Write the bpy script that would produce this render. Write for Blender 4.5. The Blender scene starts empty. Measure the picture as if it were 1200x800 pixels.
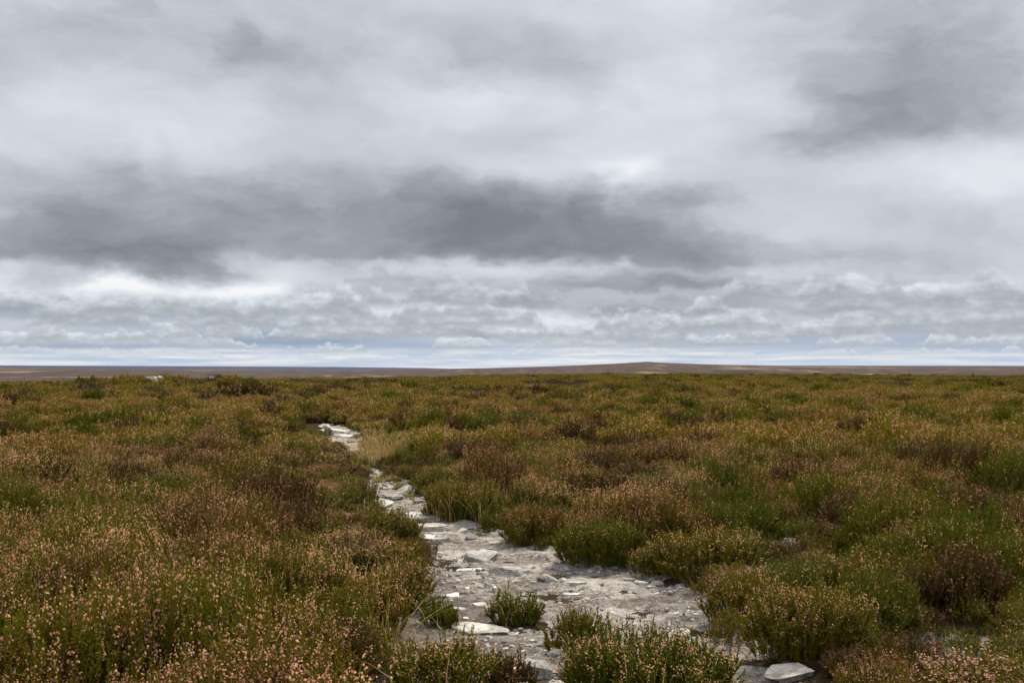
import bpy, bmesh, math, random
import numpy as np
from mathutils import Vector, Matrix

scene = bpy.context.scene
COL = scene.collection
SUN_STRENGTH = 4.8
F = 1167.0                     # focal length in photograph pixels (35 mm on a 36 mm wide frame, 1200 px)
CAM_Z = 1.62
PITCH = math.atan(30.0 / F)    # the horizon sits 30 px under the middle of the frame

scene.view_settings.view_transform = 'Standard'
scene.view_settings.look = 'None'
scene.view_settings.exposure = 0.15
scene.view_settings.gamma = 1.0
scene.view_settings.use_curve_mapping = False

cam_d = bpy.data.cameras.new('camera'); cam_d.lens = 35.0; cam_d.sensor_width = 36.0
cam_d.clip_start = 0.05; cam_d.clip_end = 60000.0
cam = bpy.data.objects.new('camera', cam_d); COL.objects.link(cam)
cam.location = (0, 0, CAM_Z); cam.rotation_euler = (math.pi / 2 + PITCH, 0, 0)
scene.camera = cam
# ------------------------------------------------------------------ sky and light
SUN_ELEV, SUN_AZ = math.radians(47), math.radians(24)      # azimuth clockwise from +Y

class NT:
    """small helper that writes shader node expressions"""
    def __init__(self, tree): self.t = tree; self.n = tree.nodes; self.l = tree.links
    def new(self, kind, **kw):
        n = self.n.new(kind)
        for k, v in kw.items(): setattr(n, k, v)
        return n
    def put(self, sock, v):
        if isinstance(v, bpy.types.NodeSocket): self.l.new(v, sock)
        else: sock.default_value = v
    def m(self, op, a, b=None, c=None, clamp=False):
        n = self.new('ShaderNodeMath', operation=op, use_clamp=clamp)
        self.put(n.inputs[0], a)
        if b is not None: self.put(n.inputs[1], b)
        if c is not None: self.put(n.inputs[2], c)
        return n.outputs[0]
    def add(self, a, b): return self.m('ADD', a, b)
    def sub(self, a, b): return self.m('SUBTRACT', a, b)
    def mul(self, a, b): return self.m('MULTIPLY', a, b)
    def sstep(self, x, lo, hi, a=0.0, b=1.0):
        n = self.new('ShaderNodeMapRange', interpolation_type='SMOOTHSTEP')
        self.put(n.inputs[0], x); n.inputs[1].default_value = lo; n.inputs[2].default_value = hi
        n.inputs[3].default_value = a; n.inputs[4].default_value = b
        return n.outputs[0]
    def vec(self, x, y, z=0.0):
        n = self.new('ShaderNodeCombineXYZ')
        self.put(n.inputs[0], x); self.put(n.inputs[1], y); self.put(n.inputs[2], z)
        return n.outputs[0]
    def noise(self, v, scale=1.0, detail=5.0, rough=0.55, lac=2.0, color=False):
        n = self.new('ShaderNodeTexNoise')
        self.put(n.inputs['Vector'], v); n.inputs['Scale'].default_value = scale
        n.inputs['Detail'].default_value = detail; n.inputs['Roughness'].default_value = rough
        n.inputs['Lacunarity'].default_value = lac
        return n.outputs['Color'] if color else n.outputs['Fac']
    def mix(self, f, a, b):
        n = self.new('ShaderNodeMix', data_type='RGBA')
        self.put(n.inputs[0], f)
        for i, c in ((6, a), (7, b)):
            if isinstance(c, bpy.types.NodeSocket): self.l.new(c, n.inputs[i])
            else: n.inputs[i].default_value = (*c, 1.0)
        return n.outputs[2]
    def ramp(self, f, stops):
        n = self.new('ShaderNodeValToRGB'); self.put(n.inputs[0], f)
        e = n.color_ramp.elements
        while len(e) < len(stops): e.new(0.5)
        for el, (p, c) in zip(e, stops): el.position = p; el.color = (*c, 1.0)
        return n.outputs[0]

def s2l(*c):
    """sRGB 0-255 to linear"""
    r = []
    for x in c:
        x /= 255.0
        r.append(x / 12.92 if x <= 0.04045 else ((x + 0.055) / 1.055) ** 2.4)
    return tuple(r)

def build_world():
    w = bpy.data.worlds.new("World"); scene.world = w; w.use_nodes = True
    t = w.node_tree; t.nodes.clear(); N = NT(t)
    out = N.new('ShaderNodeOutputWorld'); bg = N.new('ShaderNodeBackground'); bg.inputs[1].default_value = 0.1
    t.links.new(bg.outputs[0], out.inputs[0])
    nish = N.new('ShaderNodeTexSky', sky_type='NISHITA', sun_disc=False, sun_elevation=SUN_ELEV, sun_rotation=SUN_AZ)
    nish.air_density = 1.0; nish.dust_density = 1.5
    tc = N.new('ShaderNodeTexCoord'); sx = N.new('ShaderNodeSeparateXYZ'); t.links.new(tc.outputs['Generated'], sx.inputs[0])
    X, Y, Z = sx.outputs
    u0 = N.m('ARCTAN2', X, Y); v0 = N.m('ARCSINE', Z)              # azimuth and elevation of the sky direction, radians
    # domain warp
    wv = N.vec(N.mul(u0, 7.5), N.mul(v0, 15.0), 3.1)
    wn = N.new('ShaderNodeSeparateColor'); t.links.new(N.noise(wv, 1.0, 6.0, 0.60, color=True), wn.inputs[0])
    wa, wb = N.sub(wn.outputs[0], 0.5), N.sub(wn.outputs[1], 0.5)
    u = N.add(u0, N.mul(wa, 0.17)); v = N.add(v0, N.mul(wb, 0.068))
    wv2 = N.vec(N.mul(u0, 6.0), N.mul(v0, 13.0), 9.7)
    def blob(px, py, rx, ru, rd, amp, U=u, V=v):
        cx = math.atan((px - 600) / 1167.0); cy = (430 - py) / 1167.0 * 0.97
        du = N.mul(N.sub(U, cx), 1167.0 / rx)
        dv = N.sub(V, cy)
        d = N.add(N.mul(N.m('MAXIMUM', dv, 0.0), 1167.0 / ru), N.mul(N.m('MAXIMUM', N.mul(dv, -1.0), 0.0), 1167.0 / rd))
        q = N.m('MULTIPLY_ADD', du, du, N.mul(d, d))
        return N.mul(N.m('EXPONENT', N.mul(q, -1.0)), amp)
    def total(lst):
        s = lst[0]
        for x in lst[1:]: s = N.add(s, x)
        return s
    # --- the high, soft layer: dark masses with flat bases (azimuth/elevation given in the units of the sketch above)
    dark = total([
        blob(490, 286, 150, 75, 17, 0.42), blob(650, 286, 170, 60, 18, 0.46), blob(320, 245, 170, 60, 34, 0.22), blob(120, 255, 150, 40, 34, 0.11), blob(790, 288, 90, 40, 14, 0.16),
        blob(185, 314, 100, 34, 20, 0.66), blob(50, 288, 100, 36, 24, 0.26), blob(70, 235, 130, 45, 40, 0.15), blob(20, 305, 70, 16, 16, 0.20),
        blob(1090, 165, 170, 70, 26, 0.30), blob(1060, 70, 150, 90, 60, 0.24), blob(640, 80, 130, 40, 40, 0.15),
        blob(380, 60, 260, 60, 50, 0.16), blob(90, 80, 240, 90, 70, 0.19), blob(835, 230, 80, 26, 18, 0.22),
        blob(860, 306, 190, 24, 14, 0.26), blob(720, 334, 130, 18, 10, 0.26), blob(440, 338, 110, 24, 12, 0.18), blob(940, 338, 150, 14, 9, 0.20), blob(1090, 318, 110, 22, 12, 0.16),
        blob(1130, 265, 150, 40, 40, 0.12), blob(1010, 362, 220, 16, 10, 0.20), blob(600, 354, 90, 16, 9, 0.26), blob(760, 366, 120, 12, 8, 0.20), blob(385, 350, 40, 14, 9, 0.22),
        blob(70, 340, 45, 12, 8, 0.20), blob(30, 362, 50, 22, 10, 0.26), blob(560, 388, 60, 6, 5, 0.25), blob(700, 392, 90, 6, 5, 0.16), blob(930, 384, 170, 8, 6, 0.16),
        blob(950, -250, 500, 200, 200, 0.12),
    ])
    light = total([
        blob(790, 110, 130, 110, 60, 0.05), blob(545, 105, 130, 35, 30, 0.08), blob(152, 205, 22, 34, 20, 0.06),
        blob(660, 200, 110, 22, 34, 0.08), blob(600, 318, 230, 8, 14, 0.10), blob(130, 343, 150, 20, 14, 0.26),
        blob(330, 340, 60, 14, 12, 0.18), blob(1150, 225, 120, 25, 25, 0.08), blob(740, 215, 40, 30, 25, 0.12), blob(310, 305, 60, 10, 20, 0.12),
        blob(640, 372, 90, 7, 7, 0.10), blob(470, 370, 120, 8, 8, 0.10),
    ])
    big = N.noise(N.vec(N.mul(u, 5.5), N.mul(v, 13.0), 1.7), 1.0, 7.0, 0.52)
    fine = N.noise(N.vec(N.mul(u, 17.0), N.mul(v, 42.0), 5.2), 1.0, 7.0, 0.60)
    mod = N.add(N.m('MULTIPLY_ADD', big, 1.15, 0.40), N.mul(N.sub(fine, 0.5), 0.75))
    dd = N.mul(dark, mod)
    sat = N.add(N.mul(N.sub(1.0, N.m('EXPONENT', N.mul(dd, -1.75))), 0.72), N.sstep(dd, 0.10, 0.40, 0.0, 0.17))
    L = N.sub(0.83, N.mul(sat, 0.57))
    L = N.add(L, light)
    L = N.add(L, N.mul(N.sub(big, 0.5), -0.24))
    L = N.add(L, N.mul(N.sub(fine, 0.5), -0.09))
    # relief of the high layer: lit from above
    bigU = N.noise(N.vec(N.mul(u, 5.5), N.mul(N.add(v, 0.022), 13.0), 1.7), 1.0, 7.0, 0.52)
    fineU = N.noise(N.vec(N.mul(u, 17.0), N.mul(N.add(v, 0.008), 42.0), 5.2), 1.0, 7.0, 0.60)
    L = N.add(L, N.mul(N.sub(big, bigU), 0.36)); L = N.add(L, N.mul(N.sub(fine, fineU), 0.07))
    low = N.sstep(v0, 0.065, 0.135, 1.0, 0.0)
    L = N.m('MINIMUM', N.m('MAXIMUM', N.sub(L, N.mul(low, 0.02)), 0.30), 1.03)
    GREY = [(0.30, s2l(98, 103, 111)), (0.45, s2l(121, 126, 134)), (0.62, s2l(160, 165, 173)),
            (0.80, s2l(197, 202, 210)), (0.92, s2l(219, 223, 230)), (1.0, s2l(236, 238, 237))]
    cloud = N.ramp(N.m('MULTIPLY', L, 1.0, clamp=True), GREY)
    # --- streaked strip right above the land
    strip = N.noise(N.vec(N.mul(u0, 11.0), N.mul(v0, 210.0), 7.7), 1.0, 6.0, 0.6)
    stripc = N.ramp(strip, [(0.36, s2l(176, 192, 212)), (0.5, s2l(206, 214, 222)), (0.62, s2l(236, 236, 228))])
    sfac = N.mul(N.sstep(v0, 0.012, 0.028, 1.0, 0.0), 0.85)
    col = N.mix(sfac, cloud, stripc)
    # --- blue rain-grey gaps in the low band
    gapm = total([
        blob(330, 398, 130, 12, 9, 0.95, u0, N.add(v0, N.mul(wb, 0.02))), blob(90, 405, 170, 12, 6, 0.75, u0, N.add(v0, N.mul(wb, 0.02))),
        blob(250, 372, 160, 14, 14, 0.40, u0, v0), blob(60, 365, 60, 12, 14, 0.5, u0, v0), blob(470, 405, 150, 9, 7, 0.5, u0, v0),
        blob(1000, 400, 300, 20, 14, 0.42, u0, v0), blob(830, 402, 120, 7, 7, 0.40, u0, v0), blob(1150, 405, 150, 18, 14, 0.35, u0, v0)])
    gap = N.m('MULTIPLY', gapm, 1.0, clamp=True)
    col = N.mix(gap, col, N.mix(0.35, s2l(124, 146, 180), s2l(160, 174, 192)))
    # --- rows of flat-based cumulus receding to the horizon, the farthest first
    for k, (py, hpx, f, cov, op, top, bot) in enumerate([
            (418, 9, 24, .40, .60, .93, .76), (409, 16, 17, .37, .85, .93, .68), (399, 24, 12.5, .36, .88, .94, .62), (388, 32, 9.5, .37, .88, .94, .60),
            (375, 36, 8.6, .38, .84, .95, .58), (359, 40, 7.0, .40, .78, .94, .56), (338, 40, 5.4, .44, .58, .92, .53)]):
        vb = (430 - py) / 1167.0; H = hpx / 1167.0
        e = N.sub(N.noise(N.vec(N.mul(u0, f * 5.5), N.mul(v0, f * 12.0), 20.0 + 3.3 * k), 1.0, 7.0, 0.62), 0.5)
        slow = N.sub(N.noise(N.vec(N.mul(u0, 3.0), 2.0 * k, 40.0 + 5.1 * k), 1.0, 2.0, 0.5), 0.5)
        vk = N.add(v0, N.mul(slow, 0.030))                   # bases are not all at one level
        pf = N.noise(N.vec(N.mul(u0, f), 0.7 * k, 60.0 + 7.3 * k), 1.0, 4.0, 0.55)
        hg = N.mul(N.sstep(pf, cov, cov + 0.17), H)
        rel = N.sub(vk, vb)
        top_in = N.sstep(N.sub(N.add(hg, N.mul(e, H * 0.75)), rel), 0.0, H * (0.20 + 0.03 * k))
        base_in = N.sstep(N.add(rel, N.mul(e, H * 0.35)), -H * 0.10, H * 0.25)
        al = N.mul(N.mul(top_in, base_in), N.mul(N.sstep(pf, cov, cov + 0.05), op))
        sh = N.m('DIVIDE', rel, N.add(hg, H * 0.25))
        sh = N.add(N.sstep(N.add(sh, N.mul(e, 1.3)), 0.0, 0.95, bot, top), 0.0)
        col = N.mix(al, col, N.ramp(sh, [(q, (c[0] * .99, c[1] * 1.01, c[2])) for q, c in GREY]))
    col10 = N.new('ShaderNodeVectorMath', operation='SCALE'); N.put(col10.inputs[0], col); col10.inputs[3].default_value = 10.0
    # an overcast sky is brightest overhead
    zen = N.new('ShaderNodeVectorMath', operation='MULTIPLY'); N.put(zen.inputs[0], col10.outputs[0])
    zk = N.sstep(v0, 0.42, 1.25); zc = N.mix(zk, (1.0, 1.0, 1.0), (1.45, 1.36, 1.2)); N.put(zen.inputs[1], zc)
    final = N.mix(N.mul(N.mul(gap, 0.03), 1.0), zen.outputs[0], nish.outputs[0])
    t.links.new(final, bg.inputs[0])
    w.cycles.sampling_method = 'MANUAL'; w.cycles.sample_map_resolution = 512

build_world()
sd = bpy.data.lights.new('sun', 'SUN'); sd.energy = SUN_STRENGTH; sd.angle = math.radians(8); sd.color = (1.0, 0.90, 0.74)
so = bpy.data.objects.new('sun', sd); scene.collection.objects.link(so)
sdir = Vector((math.sin(SUN_AZ) * math.cos(SUN_ELEV), math.cos(SUN_AZ) * math.cos(SUN_ELEV), math.sin(SUN_ELEV)))
so.rotation_euler = sdir.to_track_quat('Z', 'Y').to_euler(); so.location = (0, 0, 50)
# ------------------------------------------------------------------ noise and terrain heights (metres)
def _hash(ix, iy, seed):
    h = (ix.astype(np.int64) * 374761393 + iy.astype(np.int64) * 668265263 + seed * 1442695041) & 0x7fffffff
    h = (h ^ (h >> 13)) * 1274126177 & 0x7fffffff
    return ((h ^ (h >> 16)) & 0xffff) / 65535.0
def vnoise(x, y, seed=0):
    x = np.asarray(x, float); y = np.asarray(y, float)
    ix = np.floor(x); iy = np.floor(y); fx = x - ix; fy = y - iy
    fx = fx * fx * fx * (fx * (fx * 6 - 15) + 10); fy = fy * fy * fy * (fy * (fy * 6 - 15) + 10)
    a = _hash(ix, iy, seed); b = _hash(ix + 1, iy, seed); c = _hash(ix, iy + 1, seed); d = _hash(ix + 1, iy + 1, seed)
    return (a + (b - a) * fx) * (1 - fy) + (c + (d - c) * fx) * fy
def fbm(x, y, octaves=4, seed=0, gain=0.5):
    s = 0; amp = 1; tot = 0
    for o in range(octaves):
        s = s + amp * vnoise(np.asarray(x) * 2 ** o + 17.3 * o, np.asarray(y) * 2 ** o - 9.1 * o, seed + o); tot += amp; amp *= gain
    return s / tot
def sm(x, a, b):
    t = np.clip((np.asarray(x, float) - a) / (b - a), 0, 1); return t * t * (3 - 2 * t)

# skyline of the brown moor and of the far blue moor, as elevation per azimuth (from a survey of the picture)
HILL = [(-900, 436), (-300, 433), (0, 431.4), (100, 431.6), (330, 434), (420, 433.8), (500, 432.4), (560, 431.4), (600, 430.4), (640, 429.2), (690, 427.3),
        (720, 426.0), (740, 424.9), (752, 424.3), (757, 423.9), (764, 424.2), (772, 424.8), (800, 425.8), (850, 427.4), (900, 428.1), (960, 428.7),
        (1060, 429.0), (1200, 429.6), (1500, 431), (2100, 434)]
FAR = [(-900, 428), (0, 428.2), (200, 428.8), (400, 429.8), (500, 431), (560, 433), (800, 430), (900, 428.2), (1200, 428.6), (2100, 429)]
def prof(tab, t):
    xs = np.array([(p[0] - 600) / F for p in tab]); ys = np.array([(430 - p[1]) / F for p in tab])
    return np.interp(t, xs, ys)
R_HILL, R_FAR = 3200.0, 12000.0

def near_h(x, y):
    x = np.asarray(x, float); y = np.asarray(y, float)
    r = np.hypot(x, y)
    h = 0.20 * (fbm(x / 9.0, y / 9.0, 3, 3) - 0.5) + 0.10 * (fbm(x / 2.6, y / 2.6, 2, 11) - 0.5)
    h = h * sm(r, 4, 22) + 0.75 * (fbm(x / 38.0 + 4, y / 38.0, 3, 5) - 0.5) * sm(r, 25, 50) * (1 - .6 * sm(r, 65, 95))
    # peat mounds left of the path
    h = h + 0.52 * np.exp(-(((x + 13.0) / 2.3) ** 2 + ((y - 48.0) / 2.6) ** 2))
    h = h + 0.66 * np.exp(-(((x + 22.3) / 4.2) ** 2 + ((y - 62.0) / 3.5) ** 2))
    h = h + 0.16 * np.exp(-(((x + 4.6) / 2.4) ** 2 + ((y - 27.0) / 3.6) ** 2))
    return h
def terrain(x, y):
    x = np.asarray(x, float); y = np.asarray(y, float)
    r = np.hypot(x, y); t = x / np.maximum(np.abs(y), 1e-3); t = np.clip(t, -1.2, 1.2)
    crest = 112.0 + 55.0 * t
    adj = np.interp(t, [-.52, -.36, -.17, 0, .17, .35, .52], [-.35, -.30, -.22, .06, .28, .10, -.10])
    h = near_h(x, y) + adj * sm(r, 55, 105)
    fade = 1 - sm(r, crest, crest + 260)
    drop = -16.0 * sm(r, crest - 6, 620.0)
    h = h * fade + drop
    back = sm(-y, 0, 50.0)
    elev = prof(HILL, t)
    hz = CAM_Z + R_HILL * elev
    rise = sm(r, 620.0, R_HILL) ** 1.15
    rough = (fbm(x / 420.0, y / 420.0, 4, 21) - 0.5) * 11.0 * sm(r, 500, 1100) * (1 - sm(r, 2300, 3000))
    h = h * (1 - rise) + (hz) * rise + rough
    # the ground falls behind the hill and climbs again to the far moor
    fz = CAM_Z + R_FAR * prof(FAR, t)
    beyond = sm(r, R_HILL, 6500.0); far = sm(r, 6500.0, R_FAR)
    h = np.where(r > R_HILL, hz * (1 - beyond) - 60.0 * beyond, h)
    h = np.where(r > 6500.0, -60.0 * (1 - far) + fz * far + (fbm(x / 2500.0, y / 2500.0, 3, 31) - 0.5) * 20 * far * (1 - sm(r, 11000, 12000)), h)
    h = np.where(r > R_FAR, fz - 160.0 * sm(r, R_FAR, 16000.0), h)
    return h

# ------------------------------------------------------------------ pixels of the survey -> points on the ground
def ray(px, py):
    d = Vector(((px - 600) / F, (400 - py) / F, -1.0)); d.normalize()
    return Matrix.Rotation(math.pi / 2 + PITCH, 3, 'X') @ d
def ground_at(px, py, height=None):
    """where the line of sight through a picture point meets the ground"""
    d = ray(px, py); s = 2.0; last = s
    ts = np.concatenate([np.linspace(2, 40, 4000), np.linspace(40, 400, 8000)])
    X = d.x * ts; Y = d.y * ts; Zr = CAM_Z + d.z * ts
    H = terrain(X, Y)
    k = np.argmax(Zr <= H)
    return float(X[k]), float(Y[k])

# ------------------------------------------------------------------ the path: edges of the bare strip, surveyed from near to far
ROWS = [(900, 430, 960), (830, 455, 940), (800, 462, 930), (780, 468, 930), (760, 470, 905), (740, 470, 880), (720, 472, 860), (700, 478, 838), (688, 488, 815), (676, 494, 800), (665, 500, 770),
        (650, 505, 700), (640, 500, 650), (625, 478, 598), (612, 450, 560), (600, 428, 532), (590, 420, 520), (575, 417, 504), (565, 418, 488),
        (555, 424, 462), (545, 430, 452), (535, 430, 450), (528, 414, 440), (522, 390, 428), (515, 380, 424), (505, 381, 418), (498, 380, 400), (494, 378, 388)]
_L = [ground_at(l, y) for y, l, r in ROWS]; _R = [ground_at(r, y) for y, l, r in ROWS]
POLY = np.array(_L + _R[::-1])
PATCHES = []
for px, py, rx, ry in [(928, 645, .20, .55), (905, 664, .12, .2), (1118, 752, .26, .24), (1085, 775, .12, .12)]:
    gx, gy = ground_at(px, py); PATCHES.append((gx, gy, rx, ry))
def poly_sd(x, y, P=POLY):
    """signed distance to the bare strip: negative inside"""
    x = np.asarray(x, float); y = np.asarray(y, float); inside = np.zeros(x.shape, bool); dist = np.full(x.shape, 1e9)
    n = len(P)
    for i in range(n):
        ax, ay = P[i]; bx, by = P[(i + 1) % n]
        ex, ey = bx - ax, by - ay
        t = np.clip(((x - ax) * ex + (y - ay) * ey) / (ex * ex + ey * ey + 1e-12), 0, 1)
        dist = np.minimum(dist, np.hypot(x - ax - t * ex, y - ay - t * ey))
        c = ((ay > y) != (by > y)) & (x < ex * (y - ay) / (ey if abs(ey) > 1e-9 else 1e-9) + ax)
        inside ^= c
    return np.where(inside, -dist, dist)
def patch_sd(x, y):
    d = np.full(np.shape(x), 1e9)
    for gx, gy, rx, ry in PATCHES:
        q = np.hypot((x - gx) / rx, (y - gy) / ry); d = np.minimum(d, (q - 1) * min(rx, ry))
    return d
def bare_sd(x, y):
    x = np.asarray(x, float); y = np.asarray(y, float)
    wob = (fbm(x / 0.45, y / 0.45, 3, 41) - 0.5) * 0.34
    near = (y < 60) & (np.abs(x) < 25)
    out = np.full(x.shape, 1e3)
    if near.any():
        xs, ys = x[near], y[near]
        out[near] = np.minimum(poly_sd(xs, ys), patch_sd(xs, ys)) + wob[near] * np.clip(ys / 12, .4, 1.0)
    return out
def ground_h(x, y):
    """terrain with the trodden strip sunk into it"""
    x = np.atleast_1d(np.asarray(x, float)); y = np.atleast_1d(np.asarray(y, float))
    return terrain(x, y) - 0.07 * (1 - sm(bare_sd(x, y), -0.15, 0.25))
def path_relief(x, y):
    a = (fbm(x / 0.30, y / 0.30, 4, 51) - 0.5) * 0.07
    led = fbm(x / 0.9 + 3, y / 0.22, 3, 61); a = a + 0.030 * (np.floor(led * 9) / 9 - 0.5) + 0.012 * (led - .5)
    a = a + (fbm(x / 0.05, y / 0.05, 3, 71) - 0.5) * 0.024
    return a
def surf_z(x, y):
    """top of whatever bare surface is there"""
    x = np.atleast_1d(np.asarray(x, float)); y = np.atleast_1d(np.asarray(y, float))
    b = 1 - sm(bare_sd(x, y), -0.02, 0.10)
    return ground_h(x, y) + b * (0.012 + path_relief(x, y))

# ------------------------------------------------------------------ mesh helpers
def mesh_from(name, V, faces, mats, matidx=None, smooth=False):
    """V (n,3); faces: list of (m,k) integer arrays"""
    me = bpy.data.meshes.new(name)
    V = np.asarray(V, np.float32)
    loops = np.concatenate([f.reshape(-1) for f in faces]).astype(np.int32)
    sizes = np.concatenate([np.full(len(f), f.shape[1], np.int32) for f in faces])
    starts = np.concatenate([[0], np.cumsum(sizes)[:-1]]).astype(np.int32)
    me.vertices.add(len(V)); me.vertices.foreach_set('co', V.reshape(-1))
    me.loops.add(len(loops)); me.loops.foreach_set('vertex_index', loops)
    me.polygons.add(len(sizes)); me.polygons.foreach_set('loop_start', starts)
    if matidx is not None: me.polygons.foreach_set('material_index', np.asarray(matidx, np.int32))
    me.polygons.foreach_set('use_smooth', np.full(len(sizes), smooth))
    for m in mats: me.materials.append(m)
    me.update(calc_edges=True); me.validate()
    return me
def link(name, me, parent=None, kind=None, label=None, cat=None, group=None, loc=None):
    o = bpy.data.objects.new(name, me); COL.objects.link(o)
    if parent: o.parent = parent
    if loc is not None: o.location = loc
    if kind: o['kind'] = kind
    if label: o['label'] = label
    if cat: o['category'] = cat
    if group: o['group'] = group
    return o

# ------------------------------------------------------------------ materials
def new_mat(name):
    m = bpy.data.materials.new(name); m.use_nodes = True; t = m.node_tree; t.nodes.clear(); N = NT(t)
    out = N.new('ShaderNodeOutputMaterial'); b = N.new('ShaderNodeBsdfPrincipled'); t.links.new(b.outputs[0], out.inputs[0])
    return m, N, b, out
def pos(N):
    g = N.new('ShaderNodeNewGeometry'); return g.outputs['Position'], g.outputs['Random Per Island']
def scaled(N, v, s):
    n = N.new('ShaderNodeVectorMath', operation='MULTIPLY'); N.put(n.inputs[0], v); n.inputs[1].default_value = s; return n.outputs[0]
def bump(N, b, h, strength, dist):
    n = N.new('ShaderNodeBump'); n.inputs['Strength'].default_value = strength; n.inputs['Distance'].default_value = dist
    N.put(n.inputs['Height'], h); N.put(b.inputs['Normal'], n.outputs[0])

def mat_leaf(name, a, b_, c, trans=0.25):
    m, N, b, out = new_mat(name); P, isl = pos(N)
    oi = N.new('ShaderNodeObjectInfo')
    n1 = N.noise(P, 0.8, 3.0, 0.55)
    f = N.add(N.mul(N.sub(n1, 0.5), 2.2), N.add(N.mul(oi.outputs['Random'], 0.55), 0.22))
    f = N.m('ADD', f, N.mul(N.sub(isl, 0.5), 0.5), clamp=True)
    col = N.ramp(f, [(0.0, a), (0.5, b_), (1.0, c)])
    N.put(b.inputs['Base Color'], col); b.inputs['Roughness'].default_value = 0.6; b.inputs['Specular IOR Level'].default_value = 0.2
    tr = N.new('ShaderNodeBsdfTranslucent'); N.put(tr.inputs[0], col)
    mx = N.new('ShaderNodeMixShader'); mx.inputs[0].default_value = trans
    N.l.new(b.outputs[0], mx.inputs[1]); N.l.new(tr.outputs[0], mx.inputs[2]); N.l.new(mx.outputs[0], out.inputs[0])
    return m
M = {}
M['foliage'] = mat_leaf('heather foliage', (0.118, 0.128, 0.003), (0.168, 0.146, 0.004), (0.160, 0.100, 0.008), 0.14)
M['foliage_green'] = mat_leaf('fresh heather foliage', (0.086, 0.108, 0.002), (0.124, 0.128, 0.003), (0.154, 0.128, 0.005), 0.14)
M['foliage_olive_sunlit'] = mat_leaf('olive sunlit heather foliage', (0.176, 0.166, 0.005), (0.245, 0.192, 0.008), (0.205, 0.126, 0.014), 0.14)  # olive tone, brightened: sunlight on the farther heather is put into the colour
M['foliage_dark'] = mat_leaf('old heather foliage', (0.080, 0.054, 0.008), (0.096, 0.054, 0.010), (0.100, 0.064, 0.016), 0.15)
M['foliage_grey'] = mat_leaf('dead heather twigs', (0.115, 0.082, 0.045), (0.13, 0.088, 0.050), (0.10, 0.062, 0.034), 0.0)
M['flower'] = mat_leaf('faded heather flowers', (0.84, 0.58, 0.33), (0.82, 0.53, 0.36), (0.74, 0.43, 0.35), 0.42)
M['flower_brown'] = mat_leaf('dry heather flowers', (0.60, 0.36, 0.16), (0.52, 0.28, 0.14), (0.44, 0.21, 0.12), 0.2)
M['straw'] = mat_leaf('straw grass', (0.50, 0.35, 0.14), (0.42, 0.29, 0.10), (0.32, 0.24, 0.07), 0.25)
M['green_grass'] = mat_leaf('short green grass', (0.17, 0.165, 0.020), (0.23, 0.19, 0.03), (0.28, 0.21, 0.05), 0.3)
M['sapling'] = mat_leaf('sapling needles', (0.10, 0.20, 0.03), (0.12, 0.22, 0.03), (0.14, 0.22, 0.04), 0.3)
m, N, b, out = new_mat('heather stems'); P, isl = pos(N)
N.put(b.inputs['Base Color'], N.mix(isl, (0.035, 0.022, 0.014), (0.075, 0.048, 0.034))); b.inputs['Roughness'].default_value = 0.85; M['stem'] = m

m, N, b, out = new_mat('peaty ground under heather'); P, isl = pos(N)
n1 = N.noise(P, 6.0, 8.0, 0.65); n2 = N.noise(P, 0.05, 5.0, 0.6)
near = N.ramp(n1, [(0.3, (0.014, 0.009, 0.005)), (0.5, (0.032, 0.021, 0.013)), (0.68, (0.065, 0.048, 0.034))])
N.put(b.inputs['Base Color'], near); b.inputs['Roughness'].default_value = 1.0; b.inputs['Specular IOR Level'].default_value = 0.03
bump(N, b, N.noise(P, 30.0, 5.0, 0.7), 0.6, 0.02); M['peat'] = m

def moor_mat(name, dark, mid, pale, scale):
    m, N, b, out = new_mat(name); P, isl = pos(N)
    Q = scaled(N, P, scale)
    n1 = N.noise(Q, 1.0, 8.0, 0.62); n2 = N.noise(scaled(N, P, tuple(3.1 * s for s in scale)), 1.0, 6.0, 0.6)
    f = N.add(N.mul(n1, 0.72), N.mul(n2, 0.28))
    c = N.ramp(f, [(0.38, dark), (0.46, mid), (0.51, tuple(.62 * q for q in mid)), (0.555, mid), (0.60, pale), (0.66, mid)])
    N.put(b.inputs['Base Color'], c); b.inputs['Roughness'].default_value = 1.0; b.inputs['Specular IOR Level'].default_value = 0.0
    return m
M['moor'] = moor_mat('brown moor', (0.052, 0.037, 0.036), (0.100, 0.074, 0.064), (0.24, 0.20, 0.12), (0.0065, 0.0022, 0.0))
M['far_moor'] = moor_mat('far moor', (0.026, 0.026, 0.045), (0.036, 0.034, 0.055), (0.06, 0.052, 0.06), (0.0006, 0.0004, 0.0))  # blue of the distant haze is mixed into the base colours

m, N, b, out = new_mat('pale gritty path soil'); P, isl = pos(N)
g = N.noise(scaled(N, P, (1.0, 1.0, 0.0)), 1.5, 5.0, 0.6); st = N.noise(scaled(N, P, (2.4, 8.0, 1.0)), 1.0, 6.0, 0.65); fi = N.noise(P, 75.0, 5.0, 0.7); mid = N.noise(P, 14.0, 5.0, 0.68)
f = N.add(N.add(N.mul(g, 0.36), N.mul(st, 0.20)), N.add(N.mul(fi, 0.24), N.mul(mid, 0.22)))
base = N.ramp(f, [(0.37, (0.070, 0.057, 0.050)), (0.455, (0.165, 0.140, 0.128)), (0.505, (0.35, 0.315, 0.292)), (0.555, (0.58, 0.54, 0.505)), (0.68, (0.68, 0.63, 0.58))])
dg = N.new('ShaderNodeVectorMath', operation='DISTANCE'); N.put(dg.inputs[0], scaled(N, P, (1.0, .45, 0.0))); dx_, dy_ = ground_at(520, 745); dg.inputs[1].default_value = (dx_, dy_ * .45, 0)
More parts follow.
